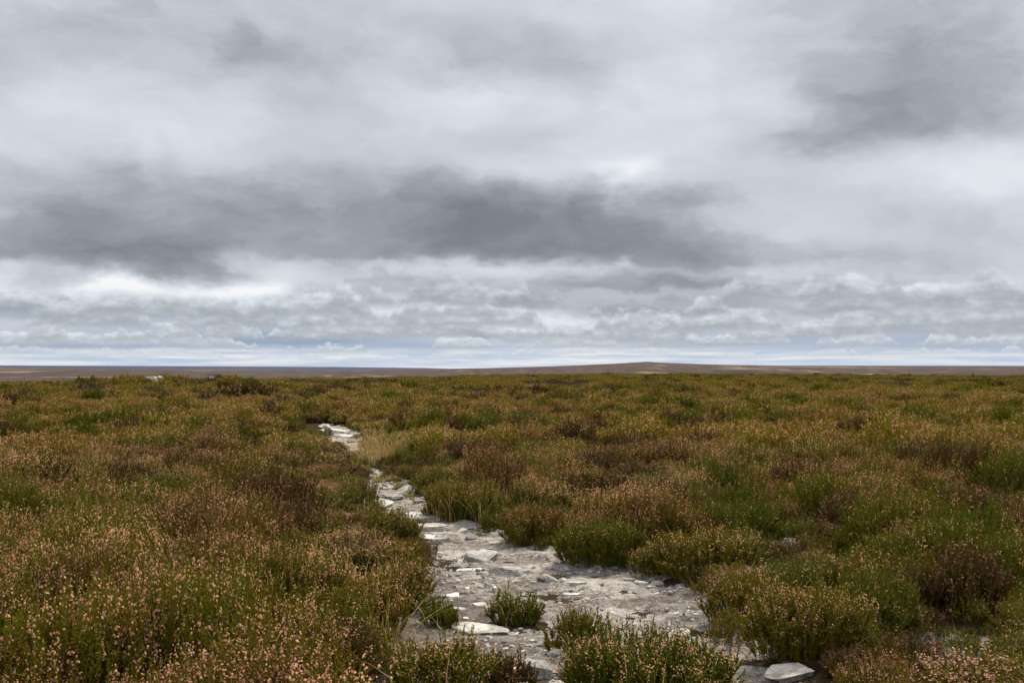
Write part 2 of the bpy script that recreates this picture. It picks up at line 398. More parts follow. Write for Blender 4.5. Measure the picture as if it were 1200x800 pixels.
base = N.mix(N.mul(N.sstep(N.add(dg.outputs['Value'], N.mul(N.sub(mid, .5), 0.9)), 0.25, 0.95, 1.0, 0.0), 0.72), base, (0.125, 0.100, 0.088))
specks = N.sstep(N.noise(P, 140.0, 3.0, 0.6), 0.57, 0.64)
col = N.mix(N.mul(specks, 0.75), base, (0.045, 0.034, 0.030))
N.put(b.inputs['Base Color'], col); b.inputs['Roughness'].default_value = 1.0; b.inputs['Specular IOR Level'].default_value = 0.05
bump(N, b, N.add(N.noise(P, 60.0, 6.0, 0.72), N.mul(N.noise(P, 18.0, 4.0, 0.6), 1.5)), 1.0, 0.022); M['path'] = m

def rock_mat(name, dark, mid, pale):
    m, N, b, out = new_mat(name); P, isl = pos(N); oi = N.new('ShaderNodeObjectInfo')
    n1 = N.noise(P, 9.0, 8.0, 0.65); n2 = N.noise(scaled(N, P, (1, 1, 5.0)), 26.0, 5.0, 0.7)
    f = N.add(N.add(N.mul(n1, 0.6), N.mul(n2, 0.4)), N.mul(N.sub(oi.outputs['Random'], 0.5), 0.10))
    c = N.ramp(f, [(0.34, dark), (0.46, mid), (0.56, pale), (0.75, tuple(min(.8, 1.12 * q) for q in pale))])
    c = N.mix(N.mul(N.sstep(N.noise(P, 70.0, 4.0, 0.6), 0.58, 0.66), 0.55), c, tuple(0.45 * q for q in mid))
    c = N.mix(N.mul(N.sstep(N.noise(P, 5.0, 6.0, 0.7), 0.48, 0.62), 0.6), c, (0.20, 0.175, 0.14))
    c = N.mix(N.mul(N.sstep(N.noise(P, 17.0, 3.0, 0.55), 0.60, 0.64), 0.55), c, (0.17, 0.18, 0.12))
    N.put(b.inputs['Base Color'], c); b.inputs['Roughness'].default_value = 0.85; b.inputs['Specular IOR Level'].default_value = 0.25
    bump(N, b, N.add(N.noise(P, 40.0, 7.0, 0.7), n2), 0.55, 0.012); return m
M['rock_white'] = rock_mat('bleached sandstone', (0.30, 0.27, 0.24), (0.52, 0.49, 0.45), (0.68, 0.66, 0.61))
M['rock_grey'] = rock_mat('grey sandstone', (0.10, 0.092, 0.088), (0.24, 0.225, 0.215), (0.46, 0.44, 0.42))

# ------------------------------------------------------------------ one sheet of land out to the horizon, split by distance
az = np.concatenate([np.radians(np.arange(-180, -50, 4.0)), np.radians(np.arange(-50, -33, 0.6)), np.radians(np.arange(-33, 33, 0.16)), np.radians(np.arange(33, 50, 0.6)), np.radians(np.arange(50, 180, 4.0))])
rr = np.concatenate([[0.5], np.geomspace(1.2, 40, 210)[0:], np.geomspace(40.6, 420, 240), np.geomspace(425, 3150, 130), np.linspace(3170, 3230, 6), np.geomspace(3300, 11800, 60), np.linspace(12000, 16000, 8)])
rr = np.unique(rr)
A, Rr = np.meshgrid(az, rr); GX = Rr * np.sin(A); GY = Rr * np.cos(A)
GZ = ground_h(GX.ravel(), GY.ravel()).reshape(GX.shape)
def polar(name, i0, i1, mat, kind, label, cat):
    na = len(az); n = i1 - i0 + 1
    V = np.stack([GX[i0:i1 + 1], GY[i0:i1 + 1], GZ[i0:i1 + 1]], -1).reshape(-1, 3)
    i, j = np.meshgrid(np.arange(n - 1), np.arange(na), indexing='ij'); j2 = (j + 1) % na
    Fq = np.stack([i * na + j, (i + 1) * na + j, (i + 1) * na + j2, i * na + j2], -1).reshape(-1, 4)[:, ::-1]
    faces = [Fq]
    if i0 == 0:                                        # close the middle
        V = np.vstack([V, [[0, 0, float(GZ[0].mean())]]]); c = len(V) - 1
        faces.append(np.stack([np.full(na, c), (np.arange(na) + 1) % na, np.arange(na)], -1))
    me = mesh_from(name, V, faces, [mat], None, True)
    return link(name, me, kind=kind, label=label, cat=cat)
iA = int(np.searchsorted(rr, 420)); iB = int(np.searchsorted(rr, 5600))
polar('ground', 0, iA, M['peat'], 'structure', 'dark peaty ground beneath the heather carpet', 'ground')
polar('hill', iA, iB, M['moor'], 'structure', 'brown moor rising to a low rounded hill on the skyline', 'hill')
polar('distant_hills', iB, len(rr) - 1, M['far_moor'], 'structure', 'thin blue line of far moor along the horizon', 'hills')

# ------------------------------------------------------------------ bare path sheet
def sheet(name, x0, x1, y0, y1, step, sdf, label, cat):
    xs = np.arange(x0, x1, step); ys = np.arange(y0, y1, step)
    X, Y = np.meshgrid(xs, ys); S = sdf(X.ravel(), Y.ravel()).reshape(X.shape)
    Z = surf_z(X.ravel(), Y.ravel()).reshape(X.shape) + 0.004 - 0.05 * sm(S, 0.03, 0.16)
    ok = S < 0.16
    q = ok[:-1, :-1] & ok[1:, :-1] & ok[:-1, 1:] & ok[1:, 1:]
    i, j = np.nonzero(q); n = X.shape[1]
    Fq = np.stack([i * n + j, i * n + j + 1, (i + 1) * n + j + 1, (i + 1) * n + j], -1)
    used = np.unique(Fq); remap = np.full(X.size, -1); remap[used] = np.arange(len(used))
    V = np.stack([X.ravel(), Y.ravel(), Z.ravel()], -1)[used]
    return V, remap[Fq]
parts = []
for (x0, x1, y0, y1, st) in [(-1.2, 2.6, 2.6, 9.0, 0.018), (-2.6, 1.2, 9.0, 18.5, 0.03), (-9.5, -1.0, 18.5, 44.0, 0.07)]:
    parts.append(sheet('path', x0, x1, y0 - 0.1, y1, st, bare_sd_path := (lambda X, Y: np.where(patch_sd(X, Y) < poly_sd(X, Y), 9.0, bare_sd(X, Y))), '', ''))
off = 0; Vs = []; Fs = []
for V, q in parts: Vs.append(V); Fs.append(q + off); off += len(V)
link('path', mesh_from('path', np.vstack(Vs), [np.vstack(Fs)], [M['path']], None, True), kind='structure', label='bare pale stony footpath winding through the heather', cat='path')
Vs = []; Fs = []; off = 0
for gx, gy, rx, ry in PATCHES:
    V, q = sheet('soil', gx - rx - .4, gx + rx + .4, gy - ry - .4, gy + ry + .4, 0.022, lambda X, Y: patch_sd(X, Y) + (fbm(X / .2, Y / .2, 3, 7) - .5) * .2, '', '')
    Vs.append(V); Fs.append(q + off); off += len(V)
link('bare_soil', mesh_from('bare_soil', np.vstack(Vs), [np.vstack(Fs)], [M['path']], None, True), kind='structure', label='small bare gravelly gaps in the heather', cat='soil')
# ------------------------------------------------------------------ heather: shoots with needles and bead-like flowers
UP = np.array([0, 0, 1.0])
def unit(v): return v / np.maximum(np.linalg.norm(v, axis=-1, keepdims=True), 1e-9)
def shoots_geo(rng, base, d, L, flo, nleaf, lw, ll, nflow, fr, stem_r, leaf0=0.22):
    """arrays of shoots -> (verts, tris) for stems, needles and flowers"""
    n = len(base); bend = unit(d + rng.normal(0, .25, (n, 3)) + UP * .35)
    def P(t):                                              # t (n,k)
        return base[:, None] + d[:, None] * (L[:, None] * t)[..., None] * 0.72 + bend[:, None] * (L[:, None] * t * t)[..., None] * 0.34
    # stems
    ph = rng.random((n, 1)) * 6.28 + np.array([[0, 2.094, 4.189]])
    ring = np.stack([np.cos(ph), np.sin(ph), 0 * ph], -1) * stem_r
    b0 = P(np.zeros((n, 1)))[:, 0]; b1 = P(np.full((n, 1), .55))[:, 0]; b2 = P(np.full((n, 1), 1.0))[:, 0]
    sv = np.concatenate([b0[:, None] + ring, b1[:, None] + ring * .6, b2[:, None]], 1)     # 7 verts each
    tri = np.array([[0, 1, 4], [0, 4, 3], [1, 2, 5], [1, 5, 4], [2, 0, 3], [2, 3, 5], [3, 4, 6], [4, 5, 6], [5, 3, 6]])
    st = (np.arange(n)[:, None, None] * 7 + tri).reshape(-1, 3); sv = sv.reshape(-1, 3)
    # needles
    tmax = np.where(flo, 0.80, 1.0)[:, None]
    t = leaf0 + (tmax - leaf0) * rng.random((n, nleaf)) ** 0.8
    p = P(t); ld = unit(d[:, None] * .75 + rng.normal(0, .55, (n, nleaf, 3)) + UP * .25)
    side = unit(np.cross(ld, rng.normal(0, 1, (n, nleaf, 3)))); k = (0.65 + .7 * rng.random((n, nleaf, 1)))
    lv = np.stack([p - side * lw * .5, p + side * lw * .5, p + side * lw * .3 + ld * ll * k * .6, p + ld * ll * k], 2).reshape(-1, 3)
    m = n * nleaf; a = np.arange(m)[:, None] * 4
    lt = np.concatenate([a + np.array([[0, 1, 2]]), a + np.array([[0, 2, 3]])], 1).reshape(-1, 3)
    # flowers
    fi = np.nonzero(flo)[0]; nf = len(fi)
    if nf and nflow:
        t = 0.66 + 0.36 * rng.random((nf, nflow))
        p = (base[fi][:, None] + d[fi][:, None] * (L[fi][:, None] * t)[..., None] * 0.72 + bend[fi][:, None] * (L[fi][:, None] * t * t)[..., None] * 0.34)
        off = unit(rng.normal(0, 1, (nf, nflow, 3)) * np.array([1, 1, .35])); s = fr * (0.65 + .7 * rng.random((nf, nflow, 1)))
        c = p + off * s * 1.5
        ax = unit(off + UP * -.5); e1 = unit(np.cross(ax, UP + .01)); e2 = np.cross(ax, e1)
        vs = [c + ax * s * 1.1] + [c + (e1 * math.cos(q) + e2 * math.sin(q)) * s * .85 for q in (0, 2.094, 4.189)] + [c - ax * s * 1.0]
        fv = np.stack(vs, 2).reshape(-1, 3); m = nf * nflow; a = np.arange(m)[:, None, None] * 5
        ft = (a + np.array([[0, 1, 2], [0, 2, 3], [0, 3, 1], [4, 2, 1], [4, 3, 2], [4, 1, 3]])).reshape(-1, 3)
    else: fv = np.zeros((0, 3)); ft = np.zeros((0, 3), int)
    return (sv, st), (lv, lt), (fv, ft)

def heather_geo(seed, rx, ry, H, per_m2=330, flower=0.8, leaf=(0.0055, 0.026), nleaf=46, fl=(9, 0.0047), side=3, stem_r=0.0016, edge=0.55, top_round=0.32, foot=.62, leaf0=.22):
    rng = np.random.default_rng(seed); n = max(12, int(per_m2 * math.pi * rx * ry))
    q = np.sqrt(rng.random(n)) * .96; a = rng.random(n) * 6.2832
    x, y = q * np.cos(a), q * np.sin(a)
    lump = 0.78 + 0.44 * fbm(x * rx / .16 + seed, y * ry / .16, 2, seed)
    base = np.stack([x * rx * foot, y * ry * foot, np.full(n, -0.03)], -1)
    L = H * lump * (1.02 - top_round * q ** 2.5) * (0.82 + .3 * rng.random(n)) + .03
    tip = np.stack([x * rx * 1.0, y * ry * 1.0, L], -1) + rng.normal(0, .03, (n, 3))
    low = rng.random(n) < edge * q ** 4                      # skirts that hang down at the rim
    tip[low, 2] *= 0.35 + .3 * rng.random(low.sum())
    d = tip - base; L = np.linalg.norm(d, axis=1); d = d / L[:, None]
    flo = rng.random(n) < flower * np.where(low, .45, 1.0)
    B, D, LL, FL = [base], [d], [L], [flo]
    for k in range(side):
        t = 0.42 + .38 * rng.random(n)
        b = base + d * (L * t)[:, None] * .9; dd = unit(d + rng.normal(0, .42, (n, 3)) + UP * .3)
        B.append(b); D.append(dd); LL.append(L * (0.26 + .2 * rng.random(n)) + .02); FL.append(rng.random(n) < flower * .45)
    mains = shoots_geo(rng, base, d, L, flo, nleaf, leaf[0], leaf[1], fl[0], fl[1], stem_r, leaf0)
    sides = shoots_geo(rng, np.concatenate(B[1:]), np.concatenate(D[1:]), np.concatenate(LL[1:]), np.concatenate(FL[1:]), max(6, nleaf // 2), leaf[0], leaf[1] * .9, max(1, int(fl[0] * .7)), fl[1], stem_r * .6, 0.05) if side else None
    out = []
    for i in range(3):
        if sides is None: out.append(mains[i]); continue
        (v1, t1), (v2, t2) = mains[i], sides[i]
        out.append((np.vstack([v1, v2]), np.vstack([t1, t2 + len(v1)])))
    return out
def joined(name, geo, mats):
    V = []; T = []; mi = []; off = 0
    for k, (v, t) in enumerate(geo):
        V.append(v); T.append(t + off); off += len(v); mi.append(np.full(len(t), k))
    return mesh_from(name, np.vstack(V), [np.vstack(T)], mats, np.concatenate(mi))

def grass_geo(seed, n, R, H, lean=0.5, w=0.004, segs=4, spread=1.0, cushion=False):
    rng = np.random.default_rng(seed); q = np.sqrt(rng.random(n)) * R; a = rng.random(n) * 6.2832
    b = np.stack([q * np.cos(a), q * np.sin(a), np.full(n, -.02)], -1)
    if cushion:                                          # several small tussocks instead of one disc
        cs = rng.normal(0, .45, (7, 2)) * R; cr = R * (.12 + .3 * rng.random(7)); i = rng.integers(0, 7, n); a = rng.random(n) * 6.2832; q0 = np.sqrt(rng.random(n)); b[:, 0] = cs[i, 0] + q0 * cr[i] * np.cos(a); b[:, 1] = cs[i, 1] + q0 * cr[i] * np.sin(a); H = H * (.45 + .8 * rng.random(7))[i] * (1.1 - .5 * q0); q = q0 * R
    out = np.stack([np.cos(a), np.sin(a), 0 * a], -1) * (q / R)[:, None] * spread + rng.normal(0, .45, (n, 3)) * np.array([1, 1, 0])
    L = H * (0.45 + .75 * rng.random(n)); le = lean * (0.3 + 1.2 * rng.random(n))
    side = unit(np.cross(out + 1e-3, UP)); V = []
    for s in range(segs + 1):
        t = s / segs
        p = b + UP * (L * (t - .35 * le * t ** 3))[:, None] + out * (L * le * t ** 1.9)[:, None]
        ww = w * (1 - t) ** .7 + 0.0004
        V += [p - side * ww / 2, p + side * ww / 2]
    V = np.stack(V, 1); k = V.shape[1]; T = []
    for s in range(segs): T.append(np.array([2 * s, 2 * s + 1, 2 * s + 3, 2 * s + 2]))
    return V.reshape(-1, 3), (np.arange(n)[:, None, None] * k + np.array(T)).reshape(-1, 4)

def source(prefix, meshes):
    """unlinked prototypes for one scatter"""
    c = bpy.data.collections.new(prefix)
    for i, me in enumerate(meshes):
        o = bpy.data.objects.new('%s_%02d' % (prefix, i), me); c.objects.link(o)
    return c
def scatter(name, coll, P, S, R, I, label, cat):
    me = bpy.data.meshes.new(name); n = len(P)
    me.vertices.add(n); me.vertices.foreach_set('co', np.asarray(P, np.float32).reshape(-1))
    for an, ty, arr, key in (('size', 'FLOAT_VECTOR', S, 'vector'), ('turn', 'FLOAT_VECTOR', R, 'vector')):
        at = me.attributes.new(an, ty, 'POINT'); at.data.foreach_set(key, np.asarray(arr, np.float32).reshape(-1))
    at = me.attributes.new('which', 'INT', 'POINT'); at.data.foreach_set('value', np.asarray(I, np.int32))
    me.update(); o = link(name, me, kind='stuff', label=label, cat=cat)
    g = bpy.data.node_groups.new(name + ' scatter', 'GeometryNodeTree')
    g.interface.new_socket('Geometry', in_out='INPUT', socket_type='NodeSocketGeometry'); g.interface.new_socket('Geometry', in_out='OUTPUT', socket_type='NodeSocketGeometry')
    gi = g.nodes.new('NodeGroupInput'); go = g.nodes.new('NodeGroupOutput'); iop = g.nodes.new('GeometryNodeInstanceOnPoints'); ci = g.nodes.new('GeometryNodeCollectionInfo')
    ci.inputs['Collection'].default_value = coll; ci.inputs['Separate Children'].default_value = True; ci.inputs['Reset Children'].default_value = True
    def attr(nm, ty):
        a = g.nodes.new('GeometryNodeInputNamedAttribute'); a.data_type = ty; a.inputs['Name'].default_value = nm; return a.outputs['Attribute']
    g.links.new(gi.outputs[0], iop.inputs['Points']); g.links.new(ci.outputs[0], iop.inputs['Instance']); iop.inputs['Pick Instance'].default_value = True
    g.links.new(attr('which', 'INT'), iop.inputs['Instance Index']); g.links.new(attr('size', 'FLOAT_VECTOR'), iop.inputs['Scale'])
    er = g.nodes.new('FunctionNodeEulerToRotation'); g.links.new(attr('turn', 'FLOAT_VECTOR'), er.inputs[0]); g.links.new(er.outputs[0], iop.inputs['Rotation'])
    g.links.new(iop.outputs[0], go.inputs[0])
    o.modifiers.new('scatter', 'NODES').node_group = g
    return o

# ------------------------------------------------------------------ single plants (things)
TAKEN = []                                                   # footprints kept free of the carpet: x, y, rx, ry
CLUMPS = 'heather clumps along the path'
def base_pt(px, py):
    x, y = ground_at(px, py); return x, y, float(surf_z(x, y)[0])
def bush(px, py, wpx, H, label, seed, flower=.8, depth=.8, foliage='foliage', grass=0, grass_h=.4, per=620, name='heather_bush', group=CLUMPS, lod=1.0, flo_mat='flower', top_round=.32, back=True):
    """px, py: picture point where the front of the bush meets the ground; wpx: its width in picture pixels"""
    x, y, z = base_pt(px, py); rx = wpx / F * y / 2 / 1.06; ry = rx * depth
    if back: y += ry * .75; x *= (y) / (y - ry * .75); z = float(surf_z(x, y)[0])
    H *= .82; root = link(name, None, label=label, cat='heather', group=group, loc=(x, y, z))
    S, Lf, Fl = heather_geo(seed, rx, ry, H, per / lod ** 2, flower, (0.006 * lod, 0.023 * lod), 66, (8, 0.0046 * lod), 4, .0016 * lod, top_round=top_round, foot=.82, leaf0=.06)
    link('stems', mesh_from('stems', S[0], [S[1]], [M['stem']]), root)
    link('foliage', mesh_from('foliage', Lf[0], [Lf[1]], [M[foliage]]), root)
    if len(Fl[1]): link('blossom', mesh_from('blossom', Fl[0], [Fl[1]], [M[flo_mat]]), root)
    if grass:
        v, q = grass_geo(seed + 1, grass, rx * .8, grass_h, .55, .006 * lod)
        link('grass_blades', mesh_from('grass_blades', v, [q], [M['straw']]), root)
    TAKEN.append((x, y, rx * .92, ry * .92))
    return root
def tuft(px, py, wpx, H, n, label, seed, mat='straw', name='grass_tuft', mat2=None, lean=.5, w=.004, moss=False):
    x, y, z = base_pt(px, py); R = wpx / F * y / 2
    root = link(name, None, label=label, cat='grass', group='grass tufts along the path', loc=(x, y, z))
    v, q = grass_geo(seed, n, R * .8, H, lean, w, cushion=(mat == 'green_grass')); link('straw_blades' if mat == 'straw' else 'green_blades', mesh_from('blades', v, [q], [M[mat]]), root)
    if mat2:
        v, q = grass_geo(seed + 5, n, R * .75, H * .55, lean, w); link('green_blades' if mat2 != 'straw' else 'straw_blades', mesh_from('blades', v, [q], [M[mat2]]), root)
    TAKEN.append((x, y, R * .8, R * .8))

B = bush
B(603, 722, 62, .20, 'small round heather tuft with straw blades in the middle of the path', 101, .55, .9, 'foliage_green', 26, .40, back=True)
B(517, 728, 50, .13, 'low fresh green heather tuft left of the flat white slab', 102, .10, .9, 'foliage_green', 8, .2)
B(672, 755, 74, .19, 'small dark sparsely flowered heather clump at the upper left of the large foreground bush', 103, .45, .8, 'foliage')
B(762, 832, 256, .36, 'large pink flowered heather bush with straw stems at the bottom of the path', 104, .95, .62, 'foliage_green', 60, .42)
B(702, 660, 118, .36, 'dense deep green heather dome with few flowers where the path bends', 105, .30, .75, 'foliage_green')
B(628, 634, 92, .28, 'heather bush tight left of the deep green dome, above the path', 106, .55, .8, 'foliage')
B(832, 680, 150, .34, 'broad rust brown heather bush right of the deep green dome', 107, .85, .6, 'foliage')
B(462, 640, 72, .26, 'dark upright heather clump jutting into the stony path from the left', 108, .55, .8, 'foliage_green')
B(470, 664, 66, .16, 'low mossy green heather without flowers below the dark upright clump', 109, 0.0, .7, 'foliage')
B(532, 606, 84, .40, 'dark heather bush bristling with tall straw grass above the path', 110, .45, .8, 'foliage', 90, .50)
B(468, 712, 92, .28, 'rosy flowered heather clump leaning over the left edge of the path', 111, .95, .7, 'foliage', 10)
B(597, 806, 74, .15, 'low dark heather tuft in front of the rounded grey stone', 112, .40, .7, 'foliage_dark')
B(880, 728, 130, .24, 'low brown heather clump right of the round white stone', 113, .7, .6, 'foliage')
B(945, 774, 180, .36, 'large peach flowered heather bush behind the tilted slab', 114, .95, .55, 'foliage')
B(1010, 712, 100, .32, 'upright green heather bush beyond the gravelly gap', 115, .75, .8, 'foliage_green')
B(430, 742, 110, .30, 'heather bush with straw blades left of the small green tuft', 116, .9, .7, 'foliage', 45, .45)
B(520, 812, 150, .26, 'wide pale pink heather bush at the bottom edge left of the path', 117, 1.0, .6, 'foliage', 30, .36)
B(770, 668, 70, .20, 'narrow heather clump between the deep green dome and the small white stones', 118, .8, .8, 'foliage')
B(290, 480, 76, .95, 'dark shaggy heather bush crowning the peat bank left of the path', 120, .35, .7, 'foliage_dark', lod=4.5, group='dark heather on the banks', name='heather_bush')
B(256, 476, 50, .45, 'grey brown heather on the left shoulder of the peat bank', 121, .3, .8, 'foliage_grey', lod=4.5, group='dark heather on the banks')
B(148, 458, 60, .42, 'dark heather left of the white rocks on the mound', 122, .3, .6, 'foliage', lod=5, group='dark heather on the banks')
B(212, 456, 40, .45, 'dark heather right of the white rocks on the mound', 123, .3, .6, 'foliage_dark', lod=5, group='dark heather on the banks')
B(552, 468, 46, .40, 'grey dead heather patch beyond the straw grass, middle distance', 124, .05, .6, 'foliage_grey', lod=5, group='dark heather on the banks')
B(872, 462, 34, .55, 'dark heather bush below the skyline, left of the two green saplings', 125, .3, .6, 'foliage_dark', lod=6, group='dark heather on the banks')
B(1172, 458, 30, .65, 'dark tall heather bush just below the right skyline', 126, .3, .6, 'foliage_dark', lod=6, group='dark heather on the banks')
B(915, 462, 40, .35, 'grey heather patch right of the dark bush below the skyline', 127, .05, .6, 'foliage_grey', lod=6, group='dark heather on the banks')
tuft(447, 538, 96, .78, 420, 'big straw coloured grass tuft on the right edge of the far path', 201, 'straw', lean=.9, w=.009)
tuft(449, 560, 58, .16, 700, 'yellow green grass cushion beside a small white stone at the narrow of the path', 202, 'green_grass', lean=.6, w=.012)
tuft(480, 580, 26, .08, 400, 'tiny yellow green cushion among the tilted slabs', 203, 'green_grass', w=.006)
tuft(562, 620, 34, .08, 420, 'small yellowish grass cushion on the right side of the open path', 204, 'green_grass', w=.005)
tuft(432, 571, 36, .09, 420, 'yellow green grass fringe at the upper left end of the stone slabs', 205, 'green_grass', w=.007)
tuft(405, 700, 70, .36, 60, 'tall thin straw grass tuft in the heather left of the path', 206, 'straw', lean=.6, w=.006)
tuft(436, 530, 40, .16, 500, 'low yellowish grass cushion at the foot of the big straw tuft', 210, 'green_grass', lean=.6, w=.012)
tuft(470, 566, 40, .14, 500, 'yellow green grass cushion right of the white flat stones at the narrow', 211, 'green_grass', lean=.6, w=.010)
tuft(424, 549, 36, .18, 500, 'tufty yellow green grass left of the round white stone', 212, 'green_grass', lean=.6, w=.012)
tuft(385, 660, 50, .36, 36, 'thin pale straw grass in the heather, higher up the left slope', 209, 'straw', lean=.55, w=.006)
tuft(452, 760, 70, .34, 40, 'straw grass rising from the heather left of the small green tuft', 208, 'straw', lean=.7, w=.006)
tuft(500, 478, 20, .5, 60, 'pale grass tuft in the middle distance right of the far path', 207, 'straw', lean=.4, w=.012)
for i, (px, py, w, h, lab) in enumerate([(964, 446, 6, .52, 'small bright green sapling on the skyline, below the right slope of the hill'), (1141, 447, 6, .52, 'small bright green sapling near the right end of the skyline')]):
    x, y, z = base_pt(px, py); root = link('sapling', None, label=lab, cat='sapling', group='green saplings on the skyline', loc=(x, y, z))
    S, Lf, Fl = heather_geo(300 + i, .28, .28, 1.0, 60, 0, (.035, .14), 30, (0, .01), 2, .012, top_round=.75, edge=0)
    link('trunk', mesh_from('trunk', S[0], [S[1]], [M['stem']]), root); link('crown', mesh_from('crown', Lf[0], [Lf[1]], [M['sapling']]), root)

# ------------------------------------------------------------------ stones (things)
def blocky(seed, w, d, h, flat):
    """a broken sandstone block or slab: an icosphere cut by planes, bedded in layers"""
    rng = np.random.default_rng(seed); bm = bmesh.new(); bmesh.ops.create_icosphere(bm, subdivisions=5, radius=1.0)
    V = np.array([v.co[:] for v in bm.verts]); Fc = np.array([[v.index for v in f.verts] for f in bm.faces]); bm.free()
    V = np.sign(V) * np.abs(V) ** .62
    for k in range(11 if not flat else 8):
        n = rng.normal(0, 1, 3)
        if flat: n[2] *= .12
        n = unit(n); c = 0.58 + .34 * rng.random(); s = V @ n - c; V = V - np.maximum(s, 0)[:, None] * n * .97
    tz = .55 if flat else .72                                  # a plane top and bottom
    tilt = rng.normal(0, .05 if flat else .18, 2)
    s = V[:, 2] - tz - V[:, 0] * tilt[0] - V[:, 1] * tilt[1]; V[:, 2] -= np.maximum(s, 0) * .95
    lay = (fbm(V[:, 2] * 4 + 9 * seed, 0 * V[:, 2], 2, seed) - .5)
    V[:, :2] *= (1 + .12 * lay)[:, None]
    V *= np.array([w / 2, d / 2, h / 2]) / np.abs(V).max(0)
    s0 = max(.02, min(w, d) * .22)
    nz = fbm((V[:, 0] + V[:, 2]) / s0, (V[:, 1] - V[:, 2]) / s0, 4, seed + 3) - .5
    V = V + unit(V / np.array([w, d, h])) * (nz * min(h, w) * .22)[:, None]
    return V, Fc
def stone(px, py, wpx, hpx, label, seed, mat='rock_white', flat=True, thick=None, tilt=(0, 0), turn=None, name='stone', lift=0.0, group='loose stones of the path', depth=None):
    """wpx x hpx: how wide and high the stone looks in the picture"""
    x, y, z = base_pt(px, py); w = wpx / F * y * 1.12
    app = hpx / F * y
    if flat:
        h = thick or max(.035, .2 * w); d = depth or min(max((app - h * .5) * y / CAM_Z, .5 * w), 1.8 * w)
    else: h = app * 1.15; d = depth or w * .8
    rng = random.Random(seed); V, Fc = blocky(seed, w, d, h, flat)
    o = link(name, mesh_from(name, V, [Fc], [M[mat]], None, True), label=label, cat='stone', group=group)
    o.location = (x, y, z + h * (.22 if flat else .18) + lift); o.rotation_euler = (tilt[0], tilt[1], turn if turn is not None else rng.uniform(-.5, .5))
    try: o.data.set_sharp_from_angle(angle=math.radians(24))
    except Exception: pass
    TAKEN.append((x, y, w * .42, min(d, w) * .42))
    return o
ST = stone
ST(560, 728, 66, 24, 'large flat white slab set in the ground between the two green tufts', 1, depth=.30, turn=.05, thick=.07)
ST(592, 775, 46, 16, 'white flat stone half hidden behind the low dark tuft at the bottom', 2, thick=.05)
ST(630, 776, 38, 24, 'rounded grey stone with a white top at the bottom of the path', 3, 'rock_grey', False)
ST(652, 758, 22, 11, 'small pale stone behind the rounded grey stone', 4, 'rock_grey', False)
ST(921, 784, 50, 18, 'long pale slab tilted to the left in the lower right heather edge', 5, thick=.045, tilt=(.06, -.16), turn=.25, lift=.02)
ST(797, 734, 26, 16, 'rounded white stone at the right edge of the white soil', 6, flat=False)
ST(768, 675, 18, 9, 'right and largest of the three white stones in front of the rust brown bush', 7, flat=False)
ST(752, 674, 16, 8, 'middle of the three white stones in front of the rust brown bush', 8, flat=False)
ST(738, 671, 13, 5, 'left thin one of the three white stones in front of the rust brown bush', 9)
ST(763, 680, 11, 5, 'tiny white stone just below the three in a row', 10)
ST(668, 687, 22, 6, 'flat white stone lying alone on the pale soil right of the path tuft', 11)
ST(677, 677, 20, 5, 'thin curved white flake behind the lone flat white stone', 12)
ST(641, 672, 22, 14, 'square grey block standing in the pale soil right of the path', 13, 'rock_grey', False)
ST(566, 648, 34, 14, 'wedge shaped grey stone on the upper left of the open path', 14, 'rock_grey', False, depth=.35)
ST(600, 664, 46, 13, 'long low grey ridge stone in the middle of the open path', 15, 'rock_grey', False, depth=.35)
ST(548, 658, 30, 10, 'broken white flat stone left of the long grey ridge stone', 16)
ST(530, 686, 20, 8, 'white flat stone near the left bank, above the white chips', 17)
ST(537, 706, 22, 6, 'white chip stone above the small green tuft', 18, thick=.03)
ST(561, 702, 18, 7, 'small white chip stone right above the large white slab', 19, thick=.03)
ST(512, 630, 16, 10, 'pointed white stone at the foot of the slab steps', 20, flat=False)
ST(499, 625, 24, 7, 'flat white stone beside the pointed one at the foot of the slab steps', 21)
ST(502, 614, 46, 10, 'wide pale slab forming the lowest slab step', 22, 'rock_white', thick=.08)
ST(488, 603, 42, 13, 'wide pale slab forming the upper slab step', 23, 'rock_white', thick=.10)
ST(478, 611, 20, 9, 'grey lump wedged under the upper slab step', 24, 'rock_grey', False)
ST(450, 588, 22, 6, 'tilted pale slab with a dark lower face left of the steps', 25, 'rock_white', thick=.05, tilt=(.2, .15), lift=.02)
ST(446, 580, 20, 7, 'dark grey stone under the topmost slab row', 26, 'rock_grey', False)
ST(432, 576, 30, 6, 'long pale slab at the left end of the topmost row', 27, thick=.07)
ST(470, 572, 26, 6, 'steep tilted pale slab at the top of the stony stretch', 28, 'rock_grey', thick=.05, tilt=(.3, -.2), lift=.02)
ST(461, 580, 22, 8, 'grey flat stone in the middle of the topmost row', 29, 'rock_grey', thick=.06)
ST(494, 584, 20, 8, 'upright grey stone against the heather right of the slabs', 30, 'rock_grey', False)
ST(458, 652, 14, 6, 'small pale stone peeping from the heather on the left bank', 31)
ST(543, 618, 14, 6, 'small white stone left of the yellowish cushion', 32, flat=False)
ST(552, 625, 14, 6, 'grey stone just under the yellowish cushion', 33, 'rock_grey', False)
ST(581, 630, 16, 6, 'pale flake below the heather edge right of the yellowish cushion', 34, 'rock_grey')
ST(419, 585, 8, 5, 'tiny white stone at the left edge above the dark upright clump', 35, flat=False)
ST(422, 561, 10, 5, 'small white stone at the narrow of the path on its left', 36, flat=False)
ST(427, 566, 18, 4, 'pale flat stone below the small white one at the narrow', 37)
ST(439, 543, 8, 5, 'round white stone in front of the big straw tuft', 38, flat=False)
ST(454, 545, 14, 4, 'flat pale stone right of the round white one under the straw tuft', 39)
